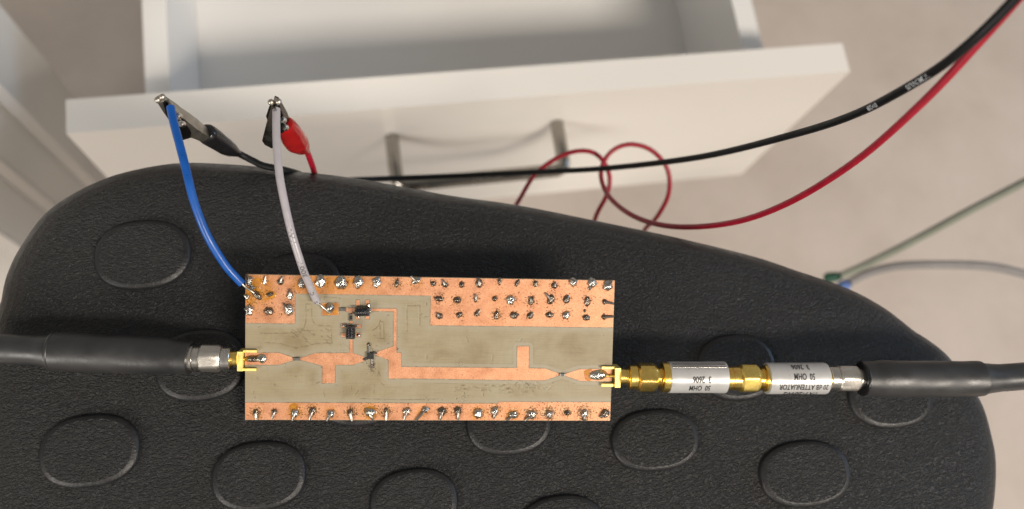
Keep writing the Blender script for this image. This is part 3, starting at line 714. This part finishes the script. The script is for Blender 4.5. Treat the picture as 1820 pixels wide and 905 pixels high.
# edge connectors soldered to the board
DX = Vector((1, 0, 0))
def sma_jack(side, px_flange, px_barrel_end, ax_py, py_t, py_b, legs, pin):
    j = bpy.data.objects.new('edge_connector', None); j.empty_display_size = .003; link(j, pcb)
    j['label'] = 'gold edge connector at the %s end of the board' % ('blue wire' if side < 0 else 'attenuator')
    h = .0005
    f0 = bl(px_flange[0], ax_py, h); f1 = bl(px_flange[1], ax_py, h); yt = bl(px_flange[0], py_t, .0012).y; yb = bl(px_flange[0], py_b, .0012).y
    box('flange', (f0.x, f1.x, yb, yt, -.0040, .0019), 'gold_bright', j, .00015)
    A = bl(px_flange[0] if side < 0 else px_flange[1], ax_py, h); E_ = bl(px_barrel_end, ax_py, h); L = abs(E_.x - A.x) + .001
    r = 13.8 * bs(px_barrel_end, ax_py)
    lathe('barrel', [(0, r), (L * .4, r), (L * .42, r * .93), (L * .5, r * .93), (L * .52, r), (L, r)], A, DX * side, 'gold', j)
    for x0, y0, x1, y1 in legs:
        a = bl(x0, y0); b_ = bl(x1, y1); X = sorted((a.x, b_.x)); box('ground_leg', (X[0], X[1], b_.y, a.y, .00012, .00115), 'gold_bright', j, .0001)
    a = bl(pin[0], pin[1]); b_ = bl(pin[2], pin[3])
    tube('centre_pin', spline([(a.x, a.y, .00055), ((a.x + b_.x) / 2, (a.y + b_.y) / 2, .00055), (b_.x, b_.y, .00055)], 6), .00042, 'gold', j, up=(0, 0, 1), seg=12)
    return j
sma_jack(-1, (423.6, 433.4), 410.4, 637.6, 624.7, 659, ((433.6, 621.2, 458, 625.6), (433.6, 653.6, 457, 658)), (433, 638, 467, 637.6))
sma_jack(1, (1091.8, 1101.4), 1117.5, 669.4, 653.8, 688, ((1068.6, 650.6, 1091.6, 654.6), (1068, 681, 1091.6, 685.8)), (1092, 668, 1058, 667))

# ------------------------------------------------------------------ coaxial hardware, in board axes
def run_frame(px, py, h): return BM @ Matrix.Translation(bl(px, py, h))
H0 = .0005
class Run:
    """a row of turned parts along one axis; positions given by photo x pixels"""
    def __init__(s, root, px0, py0, px1, py1, h0=H0, h1=H0):
        s.root = root; s.inv = root.matrix_world.inverted() @ BM
        s.a = s.inv @ bl(px0, py0, h0); s.b = s.inv @ bl(px1, py1, h1); s.px0, s.px1 = px0, px1; s.py0, s.py1 = py0, py1; s.h0, s.h1 = h0, h1
        s.D = (s.b - s.a).normalized()
    def s_at(s, px):
        t = (px - s.px0) / (s.px1 - s.px0)
        P = s.inv @ bl(px, s.py0 + (s.py1 - s.py0) * t, s.h0 + (s.h1 - s.h0) * t)
        return (P - s.a).dot(s.D)
    def k(s, px): 
        t = (px - s.px0) / (s.px1 - s.px0); py = s.py0 + (s.py1 - s.py0) * t
        return depth_of(BM @ bl(px, py, H0)) / F
    def turned(s, name, prof, mat, hexr=None, parent=None, turn=0.):
        p = [(s.s_at(x), r * s.k(x)) for x, r in prof]
        return lathe(name, p, s.a, s.D, mat, parent or s.root, hexr=hexr * s.k(prof[0][0]) if hexr else None, turn=turn)
CX1 = 'screwed-in coaxial parts'
# left cable
rl_ = empty('coaxial_cable', run_frame(345, 636, H0), 'black coaxial cable with silver nut screwed onto the board end near the blue wire', 'coaxial cable', 'coaxial cables')
rn = Run(rl_, 336, 636.4, 424, 637.7)
rn.turned('coupling_ring', [(394.8, 19.6), (395.6, 20.8), (410.2, 20.8), (411, 20)], 'steel')
rn.turned('hex_nut', [(355.6, 20.5), (359, 24.2), (389, 24.2), (394.5, 21)], 'steel_grain', hexr=22.6, turn=math.radians(-4))
rn.turned('ferrule', [(331, 19), (336.5, 23.2), (344.2, 23.2), (344.4, 19.5), (345.6, 19.5), (345.8, 20.6), (355.4, 20.6)], 'steel')
M4 = rl_.matrix_world.inverted() @ BM
def bpath(l, mat4):     # px, py, height over the board plane
    return [(mat4 @ bl(x, y, h))[:] for x, y, h in l]
k_ = bs(200, 630)
C = spline(bpath([(338, 636.4, .0005), (318, 635, .0004), (296, 633.4, .0003), (200, 629.4, -.0002), (105, 625.4, -.0008), (92, 625, -.0009)], M4), 44)
Rp = np.interp(np.linspace(0, 1, 44), [0, .05, .11, .17, .25, .6, .96, 1.], [29.6, 30, 30.2, 32.6, 33.8, 34, 34.2, 33.6]) * k_
tube('heat_shrink_sleeve', C, Rp, 'shrink', rl_, up=(0, 0, 1), seg=40, wob=.025)
C = spline(bpath([(101, 625.2, -.0008), (94, 625, -.0008), (60, 622.6, -.0012), (0, 619.4, -.0018), (-120, 612, -.003), (-260, 600, -.004)], M4), 40)
tube('cable_jacket', C, np.interp(np.linspace(0, 1, 40), [0, .05, .1, 1], [31, 28, 26, 26.2]) * k_, 'jacket', rl_, up=(0, 0, 1), seg=32, wob=.01)
C = spline(bpath([(97, 625, -.0008), (95, 624.9, -.0008), (90, 624.7, -.0008), (88, 624.6, -.0008)], M4), 8)
tube('sleeve_lip', C, np.array([33.6, 34.4, 34.6, 34.4, 33.6, 32, 29.5, 27]) * k_, 'shrink', rl_, up=(0, 0, 1), seg=40, wob=.02)

# attenuators
def attenuator(px0, label, xs, ax, rot, texts):
    root = empty('attenuator', run_frame(px0, ax, H0), label, 'attenuator', 'attenuators in a row')
    r = Run(root, xs[0], ax, xs[-1], ax)
    return root, r
at1, r1 = attenuator(1190, 'white attenuator joining the board connector to the second attenuator, gold nut at its board side', (1117, 1291), 670.6, 0, None)
r1.turned('coupling_ring', [(1115.6, 16), (1117, 20.4), (1118.2, 21.5), (1130.6, 21.5), (1131.6, 19.5)], 'gold')
r1.turned('hex_nut', [(1131.8, 20.4), (1135.4, 26.2), (1160, 26.2), (1165.4, 22)], 'gold', hexr=24.0, turn=math.radians(24))
r1.turned('neck', [(1165.5, 16.8), (1169, 16.8), (1169.3, 15.2), (1171, 15.2), (1171.3, 16.8), (1175.2, 16.8)], 'gold')
r1.turned('collar', [(1175.2, 25.6), (1175.8, 26.6), (1187.2, 26.6), (1187.8, 26)], 'gold')
b1 = r1.turned('label_sleeve', [(1187.0, 27.0), (1187.6, 27.9), (1240, 27.6), (1285, 28.3), (1287.6, 28.0), (1288.2, 26.6)], 'label')
r1.turned('end_neck', [(1288.3, 14.6), (1292.2, 14.6)], 'gold')
def ctext(r, s, size_px, px, ang, mat, parent, sx=.8, bold=0.):
    k = r.k(px); return text_on_cylinder(s, size_px * k, r.a, r.D, -1, 28.45 * k, r.s_at(px), math.radians(ang - 11), mat, parent, sx, bold=2.5e-5)
def reflection_strip(r, x0, x1, ang, w, parent, mat='steel'):  # thin dark strip added on the sleeve to paint in a reflection
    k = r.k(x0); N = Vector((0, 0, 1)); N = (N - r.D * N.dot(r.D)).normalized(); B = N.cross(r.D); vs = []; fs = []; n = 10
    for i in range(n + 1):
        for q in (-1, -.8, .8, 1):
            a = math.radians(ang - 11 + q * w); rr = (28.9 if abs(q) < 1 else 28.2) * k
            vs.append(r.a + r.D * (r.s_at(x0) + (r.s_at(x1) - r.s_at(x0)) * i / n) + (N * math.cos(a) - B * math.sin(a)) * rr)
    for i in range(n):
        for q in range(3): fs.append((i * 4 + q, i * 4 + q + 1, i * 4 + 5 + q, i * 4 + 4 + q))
    return py_obj('painted_reflection', vs, fs, mat, parent, True)
ctext(r1, '3  2606', 16.4, 1239.5, 7, 'ink', b1, .66); ctext(r1, '50  OHM', 16.4, 1237, 41, 'ink', b1, .60)
reflection_strip(r1, 1190, 1284, -40, 3, b1); reflection_strip(r1, 1190, 1284, -54, 4, b1, 'chip_grey')
at2, r2 = attenuator(1365, 'white attenuator marked in three printed lines, between the first attenuator and silver nut', (1290, 1472), 672.6, 0, None)
r2.turned('coupling_ring', [(1289.4, 15.5), (1290, 20.6), (1299, 20.6), (1299.2, 19), (1299.8, 19), (1300, 20.6), (1312.8, 20.6)], 'gold')
r2.turned('hex_nut', [(1313, 20.4), (1316, 26.2), (1341, 26.2), (1346, 21.8)], 'gold_etched', hexr=23.8, turn=math.radians(-16))
r2.turned('neck', [(1346.2, 18), (1349, 18), (1349.2, 16.4), (1352, 16.4), (1352.2, 18), (1356.4, 18)], 'gold')
r2.turned('collar', [(1356.4, 22.4), (1357, 23.6), (1364, 23.8)], 'gold')
b2 = r2.turned('label_sleeve', [(1361.4, 26.6), (1362, 27.9), (1415, 27.7), (1463, 28.2), (1466, 27.6), (1467, 25.4)], 'label')
r2.turned('end_neck', [(1467, 19), (1471.6, 19)], 'gold')
ctext(r2, '3  2606', 16.4, 1415, -47, 'ink', b2, .66); ctext(r2, '50  OHM', 16.4, 1418.5, -8, 'ink', b2, .60); ctext(r2, '20 dB ATTENUATOR', 15.6, 1418.6, 31, 'ink', b2, .62)
ctext(r2, 'VAT-20W2', 17, 1418, 68, 'ink', b2, .8, 2e-5)

# right cable
rr_ = empty('coaxial_cable', run_frame(1530, 672.8, H0), 'black coaxial cable with silver nut on the second attenuator, hanging past the seat edge', 'coaxial cable', 'coaxial cables')
r3 = Run(rr_, 1471, 672.4, 1560, 673.4)
r3.turned('coupling_ring', [(1471.8, 19.5), (1472.6, 20.8), (1486.8, 20.8), (1487.4, 20)], 'steel')
r3.turned('hex_nut', [(1487.6, 20.4), (1490.4, 24), (1518, 24), (1522.6, 21)], 'steel_grain', hexr=22.0, turn=math.radians(-18))
r3.turned('ferrule', [(1522.8, 18.6), (1527, 18.6), (1527.2, 16.6), (1533, 16.6), (1533.2, 18.4), (1542, 18.4)], 'steel')
M4 = rr_.matrix_world.inverted() @ BM; k_ = bs(1640, 674)
C = spline(bpath([(1531.5, 673, .0005), (1548, 673.2, .0005), (1565, 673.4, .0005), (1650, 674, .0003), (1735, 673.4, 0), (1744, 673.2, 0)], M4), 50)
tube('heat_shrink_sleeve', C, np.interp(np.linspace(0, 1, 50), [0, .08, .14, .2, .6, .97, 1.], [30.4, 30.6, 32.4, 33, 32.2, 31.6, 31.0]) * k_, 'shrink', rr_, up=(0, 0, 1), seg=40, wob=.028, caps=False)
tube('sleeve_opening', C[:6], np.linspace(28.4, 29.6, 6) * k_, 'black_rubber', rr_, up=(0, 0, 1), seg=40, caps=False)
C = spline(bpath([(1530, 673, .0005), (1531, 673, .0005), (1532.5, 673, .0005), (1534, 673, .0005)], M4), 6)
tube('sleeve_rim', C, np.array([28.6, 29.8, 30.6, 30.8, 30.6, 30]) * k_, 'black_rubber', rr_, up=(0, 0, 1), seg=40, wob=.03)
C = spline(bpath([(1738, 673.2, 0), (1744, 673.2, 0), (1758, 672.6, 0), (1780, 671.6, -.0003), (1820, 668.6, -.001), (1900, 660, -.003), (2050, 640, -.012)], M4), 40)
tube('cable_jacket', C, np.interp(np.linspace(0, 1, 40), [0, .04, .1, 1], [30, 27, 24.6, 23.6]) * k_, 'jacket', rr_, up=(0, 0, 1), seg=32, wob=.01)

# ------------------------------------------------------------------ wires soldered to the board
VIEWUP = (RCW @ Vector((0, 0, 1)))[:]
def wpath(l): return [at_depth(x, y, d)[:] for x, y, d in l]
def wire_root(name, label, cat, P, group=None): return empty(name, Matrix.Translation(P), label, cat, group)
def rel(C, o): return np.array(C) - np.array(o[:])
d0 = bdepth(456, 523)
O_ = at_depth(428, 503, d0 - .002)
bw = wire_root('blue_wire', 'blue insulated wire from the copper corner of the board up to the black clip', 'wire', O_)
C = spline(rel(wpath([(430.5, 504.5, d0 - .0022), (420, 494, d0 - .003), (398, 468, .2275), (368, 418, .224), (345, 359, .222), (331, 303, .222), (320.5, 262, .2235), (309.5, 221, .226), (303, 190.5, .228)]), O_), 90)
tube('insulation', C, .00112, 'blue_wire', bw, up=VIEWUP, seg=20)
tube('bare_end', spline(rel(wpath([(426, 500, d0 - .0026), (434, 508.5, d0 - .0018), (445, 516.5, d0 - .0012), (452, 521.5, d0 - .0006)]), O_), 16), .00032, 'tin', bw, up=VIEWUP, seg=10)
tube('bare_end', spline(rel(wpath([(303.6, 193, .228), (302, 186, .2282), (298, 178, .2284)]), O_), 8), .00040, 'tin', bw, up=VIEWUP, seg=10)
d1 = bdepth(585, 555)
O_ = at_depth(563, 535, d1 - .002)
ww = wire_root('white_wire', 'white printed wire from the small copper pad up to the red clip', 'wire', O_)
C = spline(rel(wpath([(564, 538, d1 - .0022), (559.5, 528, d1 - .003), (549, 504, d1 - .006), (537, 474, d1 - .010), (517, 409, .2215), (500.8, 336, .2205), (495.4, 300, .2210), (492, 262, .2225), (491, 225, .2245), (491.2, 194, .2265)]), O_), 120)
tube('insulation', C, .00104, 'white_wire', ww, up=VIEWUP, seg=20)
dd = np.r_[0, np.cumsum(np.linalg.norm(np.diff(C, axis=0), axis=1))]; kw = .2275 / F
def u_at(py):     # arc length where the wire passes this photo row
    best = min(range(len(C)), key=lambda i: abs((lambda q: CY - F * q.y / -q.z)(RWC @ (Vector(C[i]) + Vector(O_) - CAMPOS)) - py)); return dd[best]
for s_, py_, sz in (('S', 534, 11), ('C', 518, 11), ('300V', 476, 12), ('VW-1', 418, 12), ('8', 200, 10)):
    text_on_tube(s_, sz * kw, C, .00109, u_at(py_), 'grey_ink', ww, VIEWUP, 1.25 if len(s_) > 1 else 1., math.radians(-12 if len(s_) > 1 else 0), 2e-5)
tube('bare_end', spline(rel(wpath([(562.5, 536, d1 - .0022), (570, 543, d1 - .0019), (579, 551, d1 - .0011), (587, 557, d1 - .0006)]), O_), 14), .00030, 'tin', ww, up=VIEWUP, seg=10)
tube('bare_end', spline(rel(wpath([(491, 195, .2265), (490, 189, .2266), (488, 183, .2268)]), O_), 8), .00036, 'tin', ww, up=VIEWUP, seg=10)

# ------------------------------------------------------------------ crocodile clips with their leads
def channel(name, A, Bp, wA, wB, hA, hB, open_dir, face_dir, mat, parent, th=.0004, mids=None):
    """folded sheet-metal trough from A to Bp; its open side faces open_dir"""
    A = np.array(A); Bp = np.array(Bp); D = (Bp - A) / np.linalg.norm(Bp - A); o = np.array(open_dir); o = o - D * (o @ D); o /= np.linalg.norm(o); w = np.cross(D, o)
    sec = mids or [(0, wA, hA), (1, wB, hB)]; vs = []; fs = []
    for t, wd, ht in sec:
        c = A + (Bp - A) * t; hw = wd / 2
        for x, y in ((-hw, ht), (-hw, ht * .35), (-hw * .75, 0), (hw * .75, 0), (hw, ht * .35), (hw, ht), (hw - th, ht), (hw - th, ht * .35 + th * .5), (hw * .75 - th * .5, th), (-hw * .75 + th * .5, th), (-hw + th, ht * .35 + th * .5), (-hw + th, ht)):
            vs.append(c + w * x + o * y)
    n = 12
    for i in range(len(sec) - 1):
        for k in range(n): fs.append((i * n + k, i * n + (k + 1) % n, (i + 1) * n + (k + 1) % n, (i + 1) * n + k))
    e = (len(sec) - 1) * n
    for q in ((0, 1, 10, 11), (1, 2, 9, 10), (2, 3, 8, 9), (3, 4, 7, 8), (4, 5, 6, 7)):
        fs.append(q); fs.append(tuple(e + z for z in q)[::-1])
    return py_obj(name, vs, fs, mat, parent, 'auto')
def clip_lead(label, group, tip, jaw_b, lever_b, boot, boot_mat, wire, wire_mat, wr, lever_tip, rivets, roll, boot_r):
    O_ = at_depth(*tip); root = wire_root('test_lead', label, 'test lead', O_, group)
    g = lambda l: rel(wpath([l]), O_)[0]
    view = np.array(VIEWUP)
    T0, J1, L1, LT = g(tip), g(jaw_b), g(lever_b), g(lever_tip)
    ax = J1 - T0; side = np.cross(view, ax); side /= np.linalg.norm(side)
    if side @ (L1 - T0) < 0: side = -side                       # side points from the fixed jaw to the lever
    j = channel('fixed_jaw', T0, J1, 0, 0, 0, 0, side - view * roll, view, 'nickel' if roll > .5 else 'nickel_shaded', root, mids=[(0, .0022, .0016), (.12, .0028, .0024), (.45, .0046, .0042), (.64, .0050, .0040), (.82, .0042, .0030), (1, .0036, .0026)])
    l = channel('lever_jaw', LT, L1, 0, 0, 0, 0, -side + view * roll * .6, view, 'nickel_shaded', root, mids=[(0, .0022, .0014), (.15, .0030, .0020), (.5, .0052, .0036), (.85, .0062, .0042), (1, .0064, .0034)])
    for q, (par, base, end) in enumerate(((j, T0, J1), (l, LT, L1))):
        bm = bmesh.new(); bmesh.ops.create_icosphere(bm, subdivisions=2, radius=.00088)
        for v in bm.verts: v.co = v.co * (1 + .25 * noise.noise(v.co * 2500))
        o = mesh_obj('jaw_tip', bm, 'nickel', root); o.location = Vector(base + side * (-.0002 if q == 0 else .0004) + view * .0006); o.parent = root
    for p in rivets:
        c = g(p); lathe('rivet', [(-.0012, .0009), (.0006, .0009), (.0009, .0006)], Vector(c), Vector(VIEWUP), 'steel', root, 16, up=(1, 0, 0))
    Cb = spline(np.array([g(p) for p in boot]), 30)
    tube('boot', Cb, np.interp(np.linspace(0, 1, 30), *boot_r), boot_mat, root, up=VIEWUP, seg=28, wob=.04)
    Cw = spline(np.array([g(p) for p in wire]), 260 if len(wire) > 20 else 200)
    w = tube('lead_wire', Cw, wr, wire_mat, root, up=VIEWUP, seg=14)
    return root, w, Cw, O_
br = ([0, .04, .1, .3, .62, .78, .9, 1], np.array([2.2, 2.9, 3.1, 3.0, 2.7, 2.3, 1.6, 1.05]) * .001)
blk, w, Cw, O_ = clip_lead('black test lead whose clip holds the blue wire, running off past the white drawer', 'test leads', (289, 174, .2265), (381, 244, .251), (312, 235, .243),
    [(364, 236, .248), (372, 241, .2505), (400, 260, .258), (424, 273.5, .264)], 'black_rubber',
    [(418, 270, .262), (426, 274, .2645), (446, 284, .266), (468, 294.5, .2655), (500, 301, .266), (530, 309, .275), (560, 322, .290), (650, 319, .325), (780, 314, .340), (950, 306, .338), (1080, 299, .325), (1245, 279, .290), (1400, 242, .250), (1520, 203, .218),
     (1640, 139, .190), (1720, 80, .176), (1800, 2, .168), (1880, -90, .160)], 'black_wire', .00108, (284, 177, .2267), [(316, 206, .230), (322, 220, .232)], 1.15, br)
dd = np.r_[0, np.cumsum(np.linalg.norm(np.diff(Cw, axis=0), axis=1))]
def u_px(C, O, px):
    q = [(lambda q: CX + F * q.x / -q.z)(RWC @ (Vector(p) + Vector(O) - CAMPOS)) for p in C]
    i = max(range(len(q)), key=lambda i: -abs(q[i] - px) - (1e6 if C[i][0] + O[0] < 0 else 0)); return dd[i]
Crev = Cw[::-1].copy(); tot = dd[-1]
for s_, px_, sz in (('VIMINUS', 1637, 13.5), ('0>28', 1558, 13)):
    u = tot - u_px(Cw, O_, px_); text_on_tube(s_, sz * .2 / F, Crev, .00116, u, 'pale_ink', w, (CAMPOS - at_depth(1600, 165, .2))[:], 1.15, 0., 2e-5)
br2 = ([0, .05, .15, .4, .62, .8, .92, 1], np.array([2.3, 2.8, 3.1, 3.7, 3.7, 2.7, 1.5, 1.05]) * .001)
red, w, Cw, O_ = clip_lead('red test lead whose clip holds the white wire, looping in front of the drawer', 'test leads', (495, 181, .2255), (514, 236, .249), (473, 240, .238),
    [(506, 219, .243), (511, 228, .246), (525, 250, .254), (546, 271, .262)], 'red_boot',
    [(541, 266, .260), (547, 273, .263), (556, 297, .270), (564, 316, .282), (600, 370, .330), (700, 440, .375), (820, 450, .385), (890, 405, .372), (920, 360, .362), (952, 309, .356), (998, 277, .352), (1038, 268, .350), (1066, 279, .350), (1083, 311, .350), (1079, 345, .352), (1058, 388, .358),
     (1050, 440, .380), (1090, 480, .390), (1128, 445, .380), (1146, 408, .366), (1166, 388, .358), (1188, 346, .352), (1186, 300, .348), (1156, 266, .346), (1115, 257, .345), (1082, 274, .345), (1068, 309, .343), (1083, 350, .330), (1130, 386, .310), (1200, 403, .290), (1300, 396, .266),
     (1400, 361, .243), (1520, 287, .216), (1640, 182, .192), (1740, 76, .178), (1808, 0, .170), (1880, -85, .163)], 'red_wire', .00096, (485, 184, .2257), [(502, 213, .231), (506, 226, .234)], -.55, br2)

# ------------------------------------------------------------------ two leads lying behind the right of the seat
for nme, lab, path, plug, mj, mp_, r in (
    ('green_lead', 'pale green lead with a green plug behind the right edge of the seat', [(1495, 490, .470), (1540, 470, .466), (1620, 430, .458), (1720, 376, .448), (1820, 324, .44), (1930, 266, .43)], [(1466, 494, .476), (1480, 492.5, .473), (1493, 490.5, .470)], 'green_jacket', 'green_plug', .0021),
    ('grey_lead', 'grey lead with a blue plug behind the right edge of the seat', [(1512, 501, .470), (1545, 485, .466), (1590, 474, .460), (1650, 470.5, .455), (1750, 473, .450), (1820, 487, .445), (1930, 520, .44)], [(1490, 514, .474), (1500, 508, .472), (1510, 502, .470)], 'grey_jacket', 'blue_plug', .0023)):
    O_ = at_depth(*path[0]); root = wire_root(nme, lab, 'lead', O_)
    tube('jacket', spline(rel(wpath(path), O_), 60), r, mj, root, seg=16)
    tube('plug', spline(rel(wpath(plug), O_), 10), np.array([1, 1.3, 1.4, 1.4, 1.4, 1.35, 1.3, 1.2, 1.1, 1.]) * r, mp_, root, seg=16)
